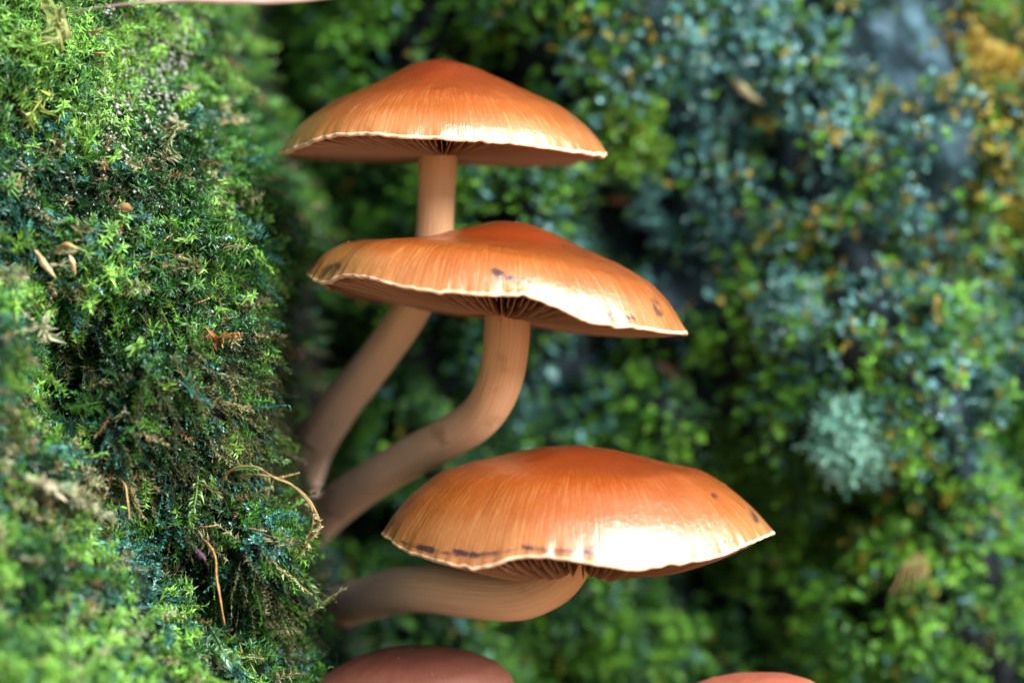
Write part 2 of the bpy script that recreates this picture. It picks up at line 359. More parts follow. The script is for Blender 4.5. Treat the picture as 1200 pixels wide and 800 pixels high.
# ------------------------------------------------------------------ moss generator
def moss(root, dirn, L, nl, ll, lw=0.38, spread=0.95, curl=0.25, col=None, bare=0.25, detailed=True, feather=False, gravity=0.15, tip=1.35, seed=0, stem=False, jit=0.18, colvar=0.22, fold=0.12):
    """leafy shoots as real leaves: N shoots with nl leaves each -> verts, faces, colours"""
    r = np.random.default_rng(seed); n = len(root)
    dirn = unit(dirn); L = np.broadcast_to(L, n)[:, None]; ll = np.broadcast_to(ll, n)[:, None]
    bend = unit(r.normal(size=(n, 3))) * 0.28 + np.array([0, 0, -gravity])
    t = (bare + (1 - bare) * (np.arange(nl) + .6) / nl)[None, :] + r.normal(0, .02, (n, nl))
    tt = t[..., None]
    pos = root[:, None] + dirn[:, None] * (L[..., None] * tt) + bend[:, None] * (L[..., None] * tt ** 2)
    T = unit(dirn[:, None] + 2 * bend[:, None] * tt)
    ref = unit(r.normal(size=(n, 3)))
    U = unit(np.cross(T, np.broadcast_to(ref[:, None], T.shape))); V = np.cross(T, U)
    if feather: az = np.where(np.arange(nl) % 2 == 0, 0.0, np.pi)[None] + r.normal(0, .35, (n, nl))
    else: az = np.arange(nl)[None] * 2.39996 + r.normal(0, .3, (n, nl)) + r.uniform(0, 6.28, (n, 1))
    radial = np.cos(az)[..., None] * U + np.sin(az)[..., None] * V
    sp = spread * (1.12 - 0.6 * t ** 3) + r.normal(0, jit, (n, nl)); sp = sp[..., None]
    ld = unit(np.cos(sp) * T + np.sin(sp) * radial)
    nm = unit(T - ld * (T * ld).sum(-1, keepdims=True)); w = np.cross(ld, nm)
    ln = (ll * (0.55 + 0.6 * np.sin(np.pi * np.clip(t, 0, 1) ** .8)) * r.uniform(.75, 1.25, (n, nl)))[..., None]
    wd = ln * lw * .5
    cb = curl * r.uniform(.4, 1.5, (n, nl))[..., None]
    b = pos; mc = pos + ld * ln * .5 - nm * ln * fold * .6
    ml = pos + ld * ln * .42 + w * wd + nm * ln * fold; mr = pos + ld * ln * .42 - w * wd + nm * ln * fold
    tp = pos + ld * ln * (1 - .25 * cb) - nm * ln * (cb * .9)
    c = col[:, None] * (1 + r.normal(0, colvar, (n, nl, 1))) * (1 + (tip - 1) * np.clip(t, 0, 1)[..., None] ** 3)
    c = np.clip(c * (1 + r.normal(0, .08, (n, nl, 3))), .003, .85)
    if detailed:
        v = np.stack([b, ml, mc, mr, tp], 2); k = 5
        f0 = np.array([[0, 1, 2], [0, 2, 3], [1, 4, 2], [2, 4, 3]])
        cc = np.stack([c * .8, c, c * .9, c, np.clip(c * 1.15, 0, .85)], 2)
    else:
        v = np.stack([b, ml, tp, mr], 2); k = 4; f0 = np.array([[0, 1, 2], [0, 2, 3]])
        cc = np.stack([c * .8, c, np.clip(c * 1.1, 0, .85), c], 2)
    m = n * nl
    f = (np.arange(m)[:, None, None] * k + f0[None]).reshape(-1, 3)
    v = v.reshape(-1, 3); cc = cc.reshape(-1, 3)
    if stem:
        ts = np.linspace(0, 1, 7)[None, :, None]
        sp_ = root[:, None] + dirn[:, None] * (L[..., None] * ts) + bend[:, None] * (L[..., None] * ts ** 2)
        rad = (ll * .06)[..., None] * (1.1 - .7 * ts)
        Tn = unit(dirn[:, None] + 2 * bend[:, None] * ts); Us = unit(np.cross(Tn, np.broadcast_to(ref[:, None], Tn.shape))); Vs = np.cross(Tn, Us)
        ring = np.stack([sp_ + rad * (math.cos(a_) * Us + math.sin(a_) * Vs) for a_ in (0, 2.094, 4.189)], 2)  # n,7,3,3
        base = len(v); idx = base + np.arange(n * 21).reshape(n, 7, 3); nx = np.roll(idx, -1, 2)
        q = np.stack([idx[:, :-1], nx[:, :-1], nx[:, 1:], idx[:, 1:]], -1).reshape(-1, 4)
        v = np.concatenate([v, ring.reshape(-1, 3)]); cs = np.repeat(col * .7 + .02, 21, 0); cc = np.concatenate([cc, cs])
        f = np.concatenate([f, q[:, [0, 1, 2]], q[:, [0, 2, 3]]])
    return v, f, cc

class Bag:
    def __init__(s): s.v = []; s.f = []; s.c = []; s.n = 0
    def add(s, vfc):
        v, f, c = vfc; s.v.append(v); s.f.append(f + s.n); s.c.append(c); s.n += len(v)
    def build(s, name, m, parent=None, origin=None, smooth=True):
        return mesh_obj(name, np.concatenate(s.v), [np.concatenate(s.f)], m, parent, {'Col': np.concatenate(s.c)}, smooth, None, origin)

def surf_sample(fn, a0, a1, b0, b1, count, r):
    """points + normals on a surface fn(a, b), spread evenly over its area"""
    m = int(count * 3); a = r.uniform(a0, a1, m); b = r.uniform(b0, b1, m); e = (a1 - a0) * 2e-3; g = (b1 - b0) * 2e-3
    p = fn(a, b); da = (fn(a + e, b) - p) / e; db = (fn(a, b + g) - p) / g
    nrm = np.cross(da, db); ar = np.linalg.norm(nrm, axis=1); nrm = nrm / ar[:, None]
    nrm = np.where((nrm[:, 1] > 0)[:, None], -nrm, nrm)
    keep = r.uniform(0, 1, m) < np.clip(ar / np.quantile(ar, .85), .05, 1)
    return p[keep], nrm[keep]

# ------------------------------------------------------------------ moss on the bank
G = dict(
 bright=np.array([.07, .22, .032]), lime=np.array([.19, .40, .065]), mid=np.array([.03, .115, .03]), teal=np.array([.028, .105, .085]),
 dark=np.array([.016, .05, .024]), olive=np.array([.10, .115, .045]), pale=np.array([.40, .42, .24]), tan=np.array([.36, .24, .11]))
bp, bn = surf_sample(lambda a_, b_: bank_P(a_, b_), -90, 440, -70, 870, 28000, rng)
bx, by = proj(bp)
hole = gauss(bx, by, 72, 452, 32, 46) + .4 * gauss(bx, by, 128, 650, 36, 48) + .4 * gauss(bx, by, 195, 685, 36, 30) + .4 * gauss(bx, by, 150, 740, 25, 25) + .6 * gauss(bx, by, 265, 80, 45, 120) + 1.3*gauss(bx,by,352,430,30,80) + 1.3*gauss(bx,by,405,620,38,120) + .9*gauss(bx,by,345,120,30,90) + .45*gauss(bx,by,150,60,22,26)+.45*gauss(bx,by,186,105,26,26)  # moss gaps; those along the crevice bare black soil to stand for shade
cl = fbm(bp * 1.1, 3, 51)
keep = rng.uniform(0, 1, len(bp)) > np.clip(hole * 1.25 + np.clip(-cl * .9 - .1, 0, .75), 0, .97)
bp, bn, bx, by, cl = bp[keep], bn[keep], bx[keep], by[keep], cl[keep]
def zone(*gs): return sum(w * gauss(bx, by, x, y, sx, sy) for x, y, sx, sy, w in gs)
nzz = lambda s, sd: fbm(bp * s, 3, sd)
W = np.stack([
 zone((55, 60, 60, 60, 3.0), (-40, 10, 80, 80, 2.4), (150, 335, 40, 35, .9), (40, 760, 110, 50, 1.2), (0, 660, 40, 50, .6), (215, 290, 50, 45, 1.0), (60, 620, 40, 25, .5), (20,400,40,40,.5)),   # bright pointed
 .5 + zone((40, 240, 90, 70, 3.2), (10, 440, 70, 70, 1.6), (180, 560, 90, 70, 1.5), (150, 690, 70, 60, 4.0), (240, 740, 80, 60, .8), (140, 470, 60, 40, .7), (30, 560, 60, 50, 1.0), (30, 680, 90, 50, 1.2)),          # teal scale
 .35 + zone((240, 180, 80, 100, 1.6), (300, 260, 50, 60, 1.5), (200, 400, 70, 60, 1.2), (300, 640, 50, 60, .8), (90, 330, 50, 40, .6)),                                                     # mid green
 .10 + zone((265, 470, 40, 70, 1.2), (300, 690, 40, 50, .8), (230, 395, 40, 30, .7), (110, 570, 30, 40, .7), (200, 500, 40, 40, .6), (290, 560, 35, 40, .8), (150, 230, 30, 40, .5), (230, 640, 40, 40, .5)), # olive
 .04 + zone((30, 690, 90, 80, .2), (60, 590, 50, 30, .4), (130, 200, 40, 50, .2), (50, 300, 30, 30, .3), (20, 520, 40, 50, .15)),                                  # pale dead
 ], 1)
W = W * np.exp(0.9 * np.stack([nzz(1.6, 70 + i) for i in range(5)], 1))
W = W / W.sum(1, keepdims=True)
kind = (rng.uniform(0, 1, len(bp))[:, None] > np.cumsum(W, 1)).sum(1).clip(0, 4)
up = np.array([0, 0, 1.0])
def sel(k, frac=1.0):
    i = np.where(kind == k)[0]; return i[rng.uniform(0, 1, len(i)) < frac]
def colmix(i, a_, b_, s=1.3, sd=90, lo=-.32, hi=.42):
    t = np.clip((fbm(bp[i] * s, 3, sd) - lo) / (hi - lo) + rng.normal(0, .18, len(i)), 0, 1)[:, None]
    return a_ * (1 - t) + b_ * t
def lushness(i): return rng.uniform(.75, 1.25, len(i))
down = np.array([.55, -.35, -.45])

i = sel(0); b = Bag(); sz = 1 + .0 * bx[i]
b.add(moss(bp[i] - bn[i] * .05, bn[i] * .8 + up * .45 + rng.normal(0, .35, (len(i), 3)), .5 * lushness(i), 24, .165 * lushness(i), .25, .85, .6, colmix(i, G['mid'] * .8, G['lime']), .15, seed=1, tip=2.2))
tag(b.build('moss_shoots', M['moss']), 'bright green pointed-leaf moss on the bank', kind='stuff')
i = sel(1); b = Bag()
b.add(moss(bp[i] - bn[i] * .05, bn[i] * .6 + down * .5 + rng.normal(0, .4, (len(i), 3)), .34 * lushness(i), 17, .08 * lushness(i), .62, .75, .2, colmix(i, G['dark'], G['teal'] * 2.0), .1, seed=2, tip=1.9, detailed=False, fold=.2))  # teal end brightened so some of the wet glint sits in the colour
tag(b.build('moss_scales', M['moss_wet']), 'blue-green scaly wet moss on the bank', kind='stuff')
i = sel(2); b = Bag()
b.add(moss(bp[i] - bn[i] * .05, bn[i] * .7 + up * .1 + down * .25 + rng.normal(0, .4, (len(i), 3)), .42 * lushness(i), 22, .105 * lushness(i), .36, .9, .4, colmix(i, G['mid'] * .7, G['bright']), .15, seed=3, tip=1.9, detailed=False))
tag(b.build('moss_mat', M['moss']), 'fine mid-green moss carpeting the bank', kind='stuff')
i = sel(3); b = Bag()
b.add(moss(bp[i] - bn[i] * .05, bn[i] * .4 + down * .9 + rng.normal(0, .3, (len(i), 3)), .62 * lushness(i), 20, .09 * lushness(i), .32, .5, .2, colmix(i, G['olive'] * .5, G['olive'] * 1.3), .1, seed=4, tip=1.3, gravity=.3, stem=True, detailed=False))
tag(b.build('moss_strands', M['dry']), 'olive-brown drooping moss strands on the bank', kind='stuff')

# larger feathery fronds standing out of the carpet
fi = np.where((bx > -60) & (bx < 345) & (by > -40) & (by < 840))[0]; fi = fi[rng.uniform(0, 1, len(fi)) < 900 / len(fi)]
fc = np.stack([G['lime'], G['bright'], G['teal'] * 1.6, G['olive'] * 1.5, G['pale'] * .7])[np.array([rng.choice(5, p=[.25, .2, .25, .2, .1]) for _ in fi])]
fc = np.where((by[fi] < 150)[:, None], fc * .4 + G['lime'] * .8, fc) * rng.uniform(.7, 1.25, (len(fi), 1))
b = Bag(); b.add(moss(bp[fi], bn[fi] * .75 + down * .55 + rng.normal(0, .35, (len(fi), 3)), rng.uniform(.45, .85, len(fi)), 34, rng.uniform(.12, .19, len(fi)), .26, .95, .5, fc, .12, seed=6, feather=True, stem=True, tip=1.5, gravity=.25))
tag(b.build('moss_fronds', M['moss']), 'larger feathery moss fronds standing out of the bank carpet', kind='stuff')
i = sel(4); b = Bag()
b.add(moss(bp[i] - bn[i] * .02, bn[i] * .8 + down * .4 + rng.normal(0, .4, (len(i), 3)), .5 * lushness(i), 20, .13 * lushness(i), .30, .6, .4, colmix(i, G['tan'] * .7, G['pale'] * 1.0), .1, seed=5, tip=1.3, stem=True))
tag(b.build('moss_remnants', M['dry']), 'pale dead moss shoots mixed into the green bank moss', kind='stuff')

# ------------------------------------------------------------------ moss on the trunk
tp_, tn_ = surf_sample(trunk_P, -.27, .27, -7.6, 7.6, 32000, rng)
_ex, _ey = proj(tp_); _in = (_ex < 1240) & (_ey > -40) & (_ey < 840); _kp = _in | (rng.uniform(0, 1, len(_ex)) < .35); tp_, tn_ = tp_[_kp], tn_[_kp]
tx, ty = proj(tp_)
cu = fbm(np.stack([tp_[:, 0] * .95, tp_[:, 2] * .8, 0 * tx], -1), 4, 61)      # cushions
tz = lambda *gs: sum(w * gauss(tx, ty, x, y, sx, sy, ro) for x, y, sx, sy, ro, w in gs)
bare = tz((650, 480, 45, 55, 0, 1.2), (1062, 80, 15, 70, -.2, 1.0), (1120, 330, 16, 100, -.25, .7), (740, 250, 22, 60, .2, .8), (870, 610, 50, 30, 0, .85), (830, 690, 20, 40, 0, .5),
          (960, 390, 40, 60, 0, .4), (760, 430, 40, 16, .3, .7), (500, 40, 25, 35, 0, .8), (640, 760, 22, 40, 0, .8), (800, 240, 40, 80, 0, .25))
keep = rng.uniform(0, 1, len(tp_)) > np.clip(bare + np.clip(-cu * 1.5 - .18, 0, .9), 0, .985)
tp_, tn_, tx, ty, cu = tp_[keep], tn_[keep], tx[keep], ty[keep], cu[keep]
tp_ = tp_ + tn_ * (np.clip(cu + .2, 0, .8) * 1.2)[:, None]
W = np.stack([
 .30 + tz((430, 150, 120, 120, 0, .9), (690, 130, 50, 70, 0, .9), (850, 430, 70, 60, 0, 1.4), (1110, 520, 70, 130, 0, 1.6), (980, 640, 110, 90, 0, 1.0), (1100, 720, 140, 80, 0, 1.2), (740, 700, 80, 90, 0, .8), (720, 430, 50, 60, 0, .7), (960, 300, 60, 60, 0, .6), (800, 370, 50, 40, 0, .8), (650, 250, 50, 50, 0, .6)),
 .35 + tz((430, 400, 120, 150, 0, 1.0), (620, 420, 90, 80, 0, .8), (500, 620, 100, 100, 0, .8), (750, 600, 120, 100, 0, .7), (950, 740, 120, 60, 0, .6)),  # dark felt, weighted towards the crevice so some of its shade is colour
 .16 + 2.0 * tz((810, 130, 70, 120, .3, 1.8), (900, 60, 60, 60, 0, 1.2), (790, 270, 60, 60, 0, 1.6), (1040, 250, 40, 130, -.25, 1.2), (1120, 380, 40, 120, -.3, 1.2), (950, 380, 40, 60, 0, 1.0), (620, 480, 60, 60, 0, .6), (1010, 120, 50, 60, 0, .8)),
 .015 + .7 * tz((720, 30, 50, 40, 0, .8), (930, 170, 30, 70, -.5, .8), (1020, 100, 15, 60, -.4, .7), (1110, 290, 50, 40, 0, .7), (1180, 230, 40, 40, 0, 1.6), (870, 330, 80, 40, 0, .35), (1080, 420, 40, 60, 0, .5), (1160, 60, 60, 60, 0, .9), (1080, 640, 50, 60, 0, .5), (990, 600, 60, 30, 0, .4), (1120, 130, 40, 50, 0, .5)),
 ], 1)
W = W * np.exp(.9 * np.stack([fbm(tp_ * 1.0, 3, 80 + i_) for i_ in range(4)], 1)); W /= W.sum(1, keepdims=True)
tk = (rng.uniform(0, 1, len(tp_))[:, None] > np.cumsum(W, 1)).sum(1).clip(0, 3)
specs = [
 ('moss_cushion', 'vivid green rosette moss cushions on the trunk', 'moss', np.array([.022, .11, .02]), np.array([.20, .48, .05]), .5, 13, .115, .42, 1.0),
 ('moss_felt', 'dark green moss felt on the trunk, its dark tone partly painted shade', 'moss', np.array([.009, .05, .018]), np.array([.05, .17, .03]), .48, 13, .105, .42, .9),
 ('liverwort_felt', 'blue-green liverwort sheets on the trunk bark', 'moss_wet', np.array([.022, .095, .10]), np.array([.15, .36, .37]), .36, 12, .093, .75, .9),
 ('moss_yellow', 'yellowing golden moss patches on the trunk', 'moss', np.array([.16, .16, .02]), np.array([.46, .38, .06]), .5, 14, .10, .42, 1.0)]
for k, (nm, lb, mt, c0, c1, L_, nl_, ll_, lw_, sp_) in enumerate(specs):
    i = np.where(tk == k)[0]
    t = np.clip(.45 + .7 * fbm(tp_[i] * 1.7, 3, 130 + k) + rng.normal(0, .22, len(i)), 0, 1)[:, None]
    b = Bag()
    b.add(moss(tp_[i] - tn_[i] * .1, tn_[i] * .9 + up * .35 + rng.normal(0, .4, (len(i), 3)), L_ * rng.uniform(.7, 1.3, len(i)), nl_, ll_ * rng.uniform(.75, 1.3, len(i)), lw_, sp_, .3, c0 * (1 - t) + c1 * t, .5, seed=20 + k, detailed=False, tip=1.6))
    tag(b.build(nm, M[mt]), lb, kind='stuff')

# ------------------------------------------------------------------ mushrooms
def cap_builder(root, cx, apex_y, left, right, front, far, Yc, seed, m_cap, stains=(), gill_sag=.26, N_gills=84, R_depth=.88, tear=.010, lift=0.42):
    """cap solid + gills from silhouette (left/right), near-rim and far-rim curves given in photo pixels"""
    r = np.random.default_rng(seed)
    k0 = PX * (D + Yc) / D
    Lx, Rx = cx - left[-1][0], right[-1][0] - cx
    nth, nr = (400, 64) if m_cap is M['cap'] else (240, 40)
    th = np.linspace(0, 2 * np.pi, nth, endpoint=False); ct, stn = np.cos(th), np.sin(th)
    w = .5 + .5 * ct
    RL, RR = Lx * k0, Rx * k0
    Rth = (RR * w + RL * (1 - w))
    q = np.stack([ct * 5 + 3, stn * 5 + 7, 0 * ct], -1)
    Rsm = Rth * (1 + .012 * fbm(q * .5, 2, seed + 3)); Rth = Rsm * (1 + tear * fbm(q * 4.0, 4, seed))
    xc = (cx - 600) * k0; za = (400 - apex_y) * k0
    x = xc + Rth * ct; y = Yc + Rth * stn * R_depth
    px, _ = proj(np.stack([x, y, 0 * x], -1))
    fr = np.asarray(front, float); fa = np.asarray(far, float)
    near = np.interp(px, fr[:, 0], fr[:, 1]); farz = np.interp(px, fa[:, 0], fa[:, 1])
    s = np.clip(.5 - .5 * np.sin(th) * 6, 0, 1); s = s * s * (3 - 2 * s)          # 1 on the near half
    k = PX * (D + y) / D
    zr = (400 - (near * s + farz * (1 - s))) * k
    def smooth(a_, sg):
        kx = np.arange(-60, 61); g = np.exp(-.5 * (kx / sg) ** 2); g /= g.sum()
        return np.convolve(np.concatenate([a_[-60:], a_, a_[:60]]), g, 'valid')
    zr = smooth(zr, 4.0); zs_ = smooth(zr, 24)
    zfine = .018 * fbm(q * 4.3, 4, seed + 9) * (1 + fbm(q * .8, 2, seed + 19))
    def prof(pts, R_, tipy):
        p = np.array([(abs(a_ - cx) / R_, (b_ - apex_y) / (tipy - apex_y)) for a_, b_ in pts]); return p
    pl = prof(left, Lx, left[-1][1]); pr = prof(right, Rx, right[-1][1])
    rho = 1 - (1 - np.linspace(0, 1, nr)) ** 1.35
    def smprof(p):
        xx = np.linspace(0, 1, 201); yy = np.interp(xx, np.r_[0, p[:, 0]], np.r_[0, p[:, 1]])
        kx = np.arange(-12, 13); g = np.exp(-.5 * (kx / 4.5) ** 2); g /= g.sum()
        ex = np.r_[yy[12:0:-1], yy, 2 * yy[-1] - yy[-2:-14:-1]]
        return np.interp(rho, xx, np.convolve(ex, g, 'valid'))
    dl, dr = smprof(pl), smprof(pr); dl[-1] = dr[-1] = 1; dl[0] = dr[0] = 0
    drop = dr[:, None] * w[None] + dl[:, None] * (1 - w[None])
    rh = rho[:, None]
    ztop = za - drop * (za - zs_[None]) + (zr - zs_)[None] * rh ** 7 + zfine[None] * rh ** 40; zr = zr + zfine
    ztop = ztop + .012 * fbm(np.stack([rh * ct * 6 + 2, rh * stn * 6, 0 * rh * ct + seed], -1), 3, seed) * (rh * (1.05 - rh) * 4)
    Rr = Rsm[None] + (Rth - Rsm)[None] * rh ** 40; X = xc + rh * Rr * ct; Yy = Yc + rh * Rr * stn * R_depth
    top = np.stack([X, Yy, ztop], -1)
    # rolled margin, then the underside of the flesh
    rows = [top]; rad = [np.broadcast_to(rh, X.shape)]
    pc = np.linalg.lstsq(np.stack([x, y, np.ones_like(x)], -1), zr, rcond=None)[0]
    plane = lambda a_, b_: pc[0] * a_ + pc[1] * b_ + pc[2]
    def plan(f): return xc + f * Rth * ct, Yc + f * Rth * stn * R_depth
    for f, dz in ((1.004, -.02), (1.003, -.045), (.994, -.062), (.98, -.06), (.965, -.035)):
        a_, b_ = plan(f); rows.append(np.stack([a_, b_, zr + dz], -1)[None]); rad.append(np.full((1, nth), 1.0 if f > .99 else 1.2))
    rin = np.linspace(.95, .06, 22)
    for f in rin:
        a_, b_ = plan(f); zt = za - np.interp(f, rho, dr * .5 + dl * .5) * (za - zs_) + (zr - zs_) * f ** 5
        zu = zr * f ** 4 + plane(a_, b_) * (1 - f ** 4); zu = zu + lift * np.clip(zt - zu, 0, None) * (1 - f) ** .6 - .03 * f
        rows.append(np.stack([a_, b_, zu], -1)[None]); rad.append(np.full((1, nth), 1.2))
    V = np.concatenate(rows, 0); RA = np.concatenate(rad, 0); nrow = V.shape[0]
    idx = np.arange(nrow * nth).reshape(nrow, nth); nx = np.roll(idx, -1, 1)
    F = np.stack([idx[:-1], nx[:-1], nx[1:], idx[1:]], -1)
    mi = np.zeros(F.shape[:2], int); mi[nr + 3:] = 1; mi[nr - 1:nr + 3] = 2
    ctr = V[-1].mean(0); Vv = np.concatenate([V.reshape(-1, 3), ctr[None]])
    Fc = np.stack([idx[-1], nx[-1], np.full(nth, len(Vv) - 1)], -1)
    # stains painted by place on the cap (photo pixel of the visible near side)
    vx, vy = proj(Vv); stv = np.zeros(len(Vv)); nearside = Vv[:, 1] < Yc + .3
    nz = fbm(Vv * 5, 3, seed + 40)
    for st in stains:
        pts = np.array(st[0], float); wd = st[1]; dm = np.full(len(Vv), 1e9)
        for (ax, ay), (bx_, by_) in zip(pts[:-1], pts[1:]):
            d_ = np.array([bx_ - ax, by_ - ay]); tt = np.clip(((vx - ax) * d_[0] + (vy - ay) * d_[1]) / (d_ @ d_ + 1e-6), 0, 1)
            dm = np.minimum(dm, np.hypot(vx - ax - tt * d_[0], vy - ay - tt * d_[1]))
        stv = np.maximum(stv, np.where(nearside, np.exp(-.5 * (dm / wd) ** 2) * st[2] * (1.0 + .45 * nz), 0))
    radv = np.r_[RA.ravel(), 1.2]
    an = np.concatenate([np.stack([np.broadcast_to(ct, RA.shape), np.broadcast_to(stn, RA.shape), RA * .10], -1).reshape(-1, 3), [[0, 0, 0]]])
    base = np.array(root.location) / S
    cap = mesh_obj('cap', Vv - base, [F.reshape(-1, 4), Fc], [m_cap, M['flesh'], M['margin']], root, {'rad': radv, 'ang': an + 2.0, 'stain': stv}, True, np.r_[mi.ravel(), np.ones(nth, int)])
    # gills: thin blades, long ones reaching the stem and short ones between
    gv_, gf_, ge = [], [], []; cnt = 0
    for g in range(N_gills * 2):
        t0 = 2 * np.pi * (g + r.uniform(-.22, .22)) / (N_gills * 2)
        inn = .10 if g % 2 == 0 else r.uniform(.45, .82)
        f = np.linspace(.982, inn, 10 if g % 2 == 0 else 6)
        ip = lambda arr: np.interp(t0 % (2 * np.pi), np.r_[th, 2 * np.pi], np.r_[arr, arr[0]])
        R_, z1, z2 = ip(Rth), ip(zr), ip(zs_); c_, s_ = math.cos(t0), math.sin(t0)
        pm = np.interp(f, rho, dr * (.5 + .5 * c_) + dl * (.5 - .5 * c_))
        zt = za - pm * (za - z2) + (z1 - z2) * f ** 5
        xx, yy = xc + f * R_ * c_, Yc + f * R_ * s_ * R_depth; zp = z1 * f ** 4 + plane(xx, yy) * (1 - f ** 4)
        zu = zp + lift * np.clip(zt - zp, 0, None) * (1 - f) ** .6 - .03 * f + .02
        bump = np.clip((.972 - f) / .4, 0, 1) ** .7 * np.clip((f - .06) / .14, 0, 1) ** .5
        if g % 2: bump = bump * np.clip((f - inn) / .15, 0, 1) * .85
        zl = zp - .05 - gill_sag * bump * r.uniform(.88, 1.1)
        hw = .011 * (R_ / 2.6)
        tx_, ty_ = -s_, c_
        sway = r.normal(0, .012)
        A = np.stack([xx + tx_ * hw, yy + ty_ * hw, zu], -1); B = np.stack([xx - tx_ * hw, yy - ty_ * hw, zu], -1)
        E = np.stack([xx + tx_ * (hw * .35 + sway), yy + ty_ * (hw * .35 + sway), zl], -1); E2 = np.stack([xx - tx_ * (hw * .35 - sway), yy - ty_ * (hw * .35 - sway), zl], -1)
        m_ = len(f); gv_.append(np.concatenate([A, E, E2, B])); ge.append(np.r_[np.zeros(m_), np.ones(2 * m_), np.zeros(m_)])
        ii = cnt + np.arange(m_ - 1)
        for p0, p1 in ((0, 1), (1, 2), (2, 3)):
            gf_.append(np.stack([ii + p0 * m_, ii + p0 * m_ + 1, ii + p1 * m_ + 1, ii + p1 * m_], -1))
        cnt += 4 * m_
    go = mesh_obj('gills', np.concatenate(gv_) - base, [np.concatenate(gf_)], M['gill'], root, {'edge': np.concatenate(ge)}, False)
    go['kind'] = 'stuff'
    # grit on the cap: tiny lumps lying on its skin
    gvs, gfs, c0 = [], [], 0
    ico = np.array([[0, 0, 1], [.9, 0, .2], [-.4, .8, .3], [-.5, -.8, .2], [.2, .1, -.8]], float); icf = np.array([[0, 1, 2], [0, 2, 3], [0, 3, 1], [4, 2, 1], [4, 3, 2], [4, 1, 3]])
    for _ in range(14):
        ri, ti = int(r.uniform(.05, .93) * (nr - 1)), int(r.uniform(0, nth))
        sz = r.uniform(.005, .012); gvs.append(top[ri, ti] + ico * sz * r.uniform(.6, 1.3, 3)); gfs.append(icf + c0); c0 += 5
    gr = mesh_obj('grit', np.concatenate(gvs) - base, [np.concatenate(gfs)], M['grit'], cap, None, False); gr['kind'] = 'stuff'
    return ctr

def stem_builder(root, pts, rads, seed, Yc):
    pts = [(a_, b_, Yc + (c_ - pts[0][2]) * 1.05) for a_, b_, c_ in pts]
    p3 = np.array([P(a_, b_, c_) for a_, b_, c_ in pts]); m = 70
    path = catmull(p3, m); rd = catmull(np.array(rads, float)[:, None] * np.ones((1, 3)), m)[:, 0] * PX
    v, f = tube(path, rd, 40, .045, seed)
    al = np.r_[np.repeat(np.linspace(0, 1, m), 40), 0, 1]; a_ = np.linspace(0, 2 * np.pi, 40, endpoint=False)
    an = np.concatenate([np.stack([np.tile(np.cos(a_), m), np.tile(np.sin(a_), m), np.repeat(np.linspace(0, .25, m), 40)], -1), [[0, 0, 0], [0, 0, 0]]])
    mesh_obj('stem', v - np.array(root.location) / S, f, M['stem'], root, {'along': al, 'ang': an + 1.5})

GRP = 'orange mushrooms growing from the mossy crevice'
# topmost mushroom
m1 = empty('mushroom', P(340, 600, 8), 'conical orange-capped mushroom with straight pink upper stem, highest of the stack', 'mushroom', GRP)
cap_builder(m1, 520, 68,
  [(483, 75), (439, 99), (392, 119), (355, 143), (337, 163), (329, 178)], [(557, 79), (612, 104), (659, 126), (689, 150), (703, 167), (708, 179)],
  [(329, 179), (345, 172), (366, 162), (395, 155), (447, 155), (476, 159), (520, 159), (549, 163), (593, 163), (630, 169), (667, 174), (708, 180)],
  [(329, 178), (348, 182), (410, 187), (483, 186), (557, 190), (612, 192), (667, 190), (708, 179)], 1.9, 11, M['cap'], stains=[([(355, 172), (362, 168)], 3, .8)], gill_sag=.06)
stem_builder(m1, [(515, 120, 1.1), (514, 165, 1.1), (512, 215, 1.1), (508, 280, 1.15), (497, 330, 1.35), (473, 376, 1.8), (434, 430, 2.5), (392, 483, 3.3), (362, 532, 4.2), (345, 585, 5.4), (335, 640, 6.8)],
  [25, 23.5, 23, 23, 23.5, 24, 25, 26.5, 28, 29, 28], 1, 1.9)
# middle mushroom
m2 = empty('mushroom', P(345, 650, 8), 'wavy tilted orange-capped mushroom with elbowed stem and dark spot above its rim', 'mushroom', GRP)
cap_builder(m2, 590, 258.5,
  [(580, 259), (538, 267), (505, 275.5), (467, 278), (426, 279), (401, 284), (376, 299), (363, 319)], [(617, 261), (647, 272), (684, 292), (726, 311), (763, 332), (784, 355), (803, 387)],
  [(363, 320), (372, 329), (381, 331), (401, 319), (434, 323), (467, 333), (505, 339), (538, 340), (563, 344.5), (597, 342), (622, 344.5), (647, 353), (676, 372), (705, 380), (747, 380), (780, 387), (803, 388)],
  [(363, 320), (384, 334), (413, 346), (455, 353), (505, 359), (563, 363), (647, 374), (684, 381), (740, 384), (803, 387)], 1.2, 12, M['cap'],
  stains=[([(581, 320), (585, 323)], 4.5, 1.2), ([(590, 325), (612, 328), (632, 335)], 2.0, .9), ([(674, 348), (682, 356), (700, 366), (742, 373)], 2.2, 1.05), ([(766, 352), (773, 368)], 4, .8), ([(376, 322), (395, 312)], 4, .75), ([(660,290),(690,298)],4,.5)], gill_sag=.15)
stem_builder(m2, [(596, 318, .2), (595, 360, .2), (593, 405, .2), (585, 448, .35), (563, 487, .7), (525, 513, 1.2), (482, 535, 1.9), (437, 562, 2.7), (398, 589, 3.6), (368, 615, 4.6), (345, 645, 6.0), (335, 665, 7)],
  [30, 27.5, 27, 27.5, 27, 26, 25.5, 25.5, 26, 27, 27, 26], 2, 1.2)
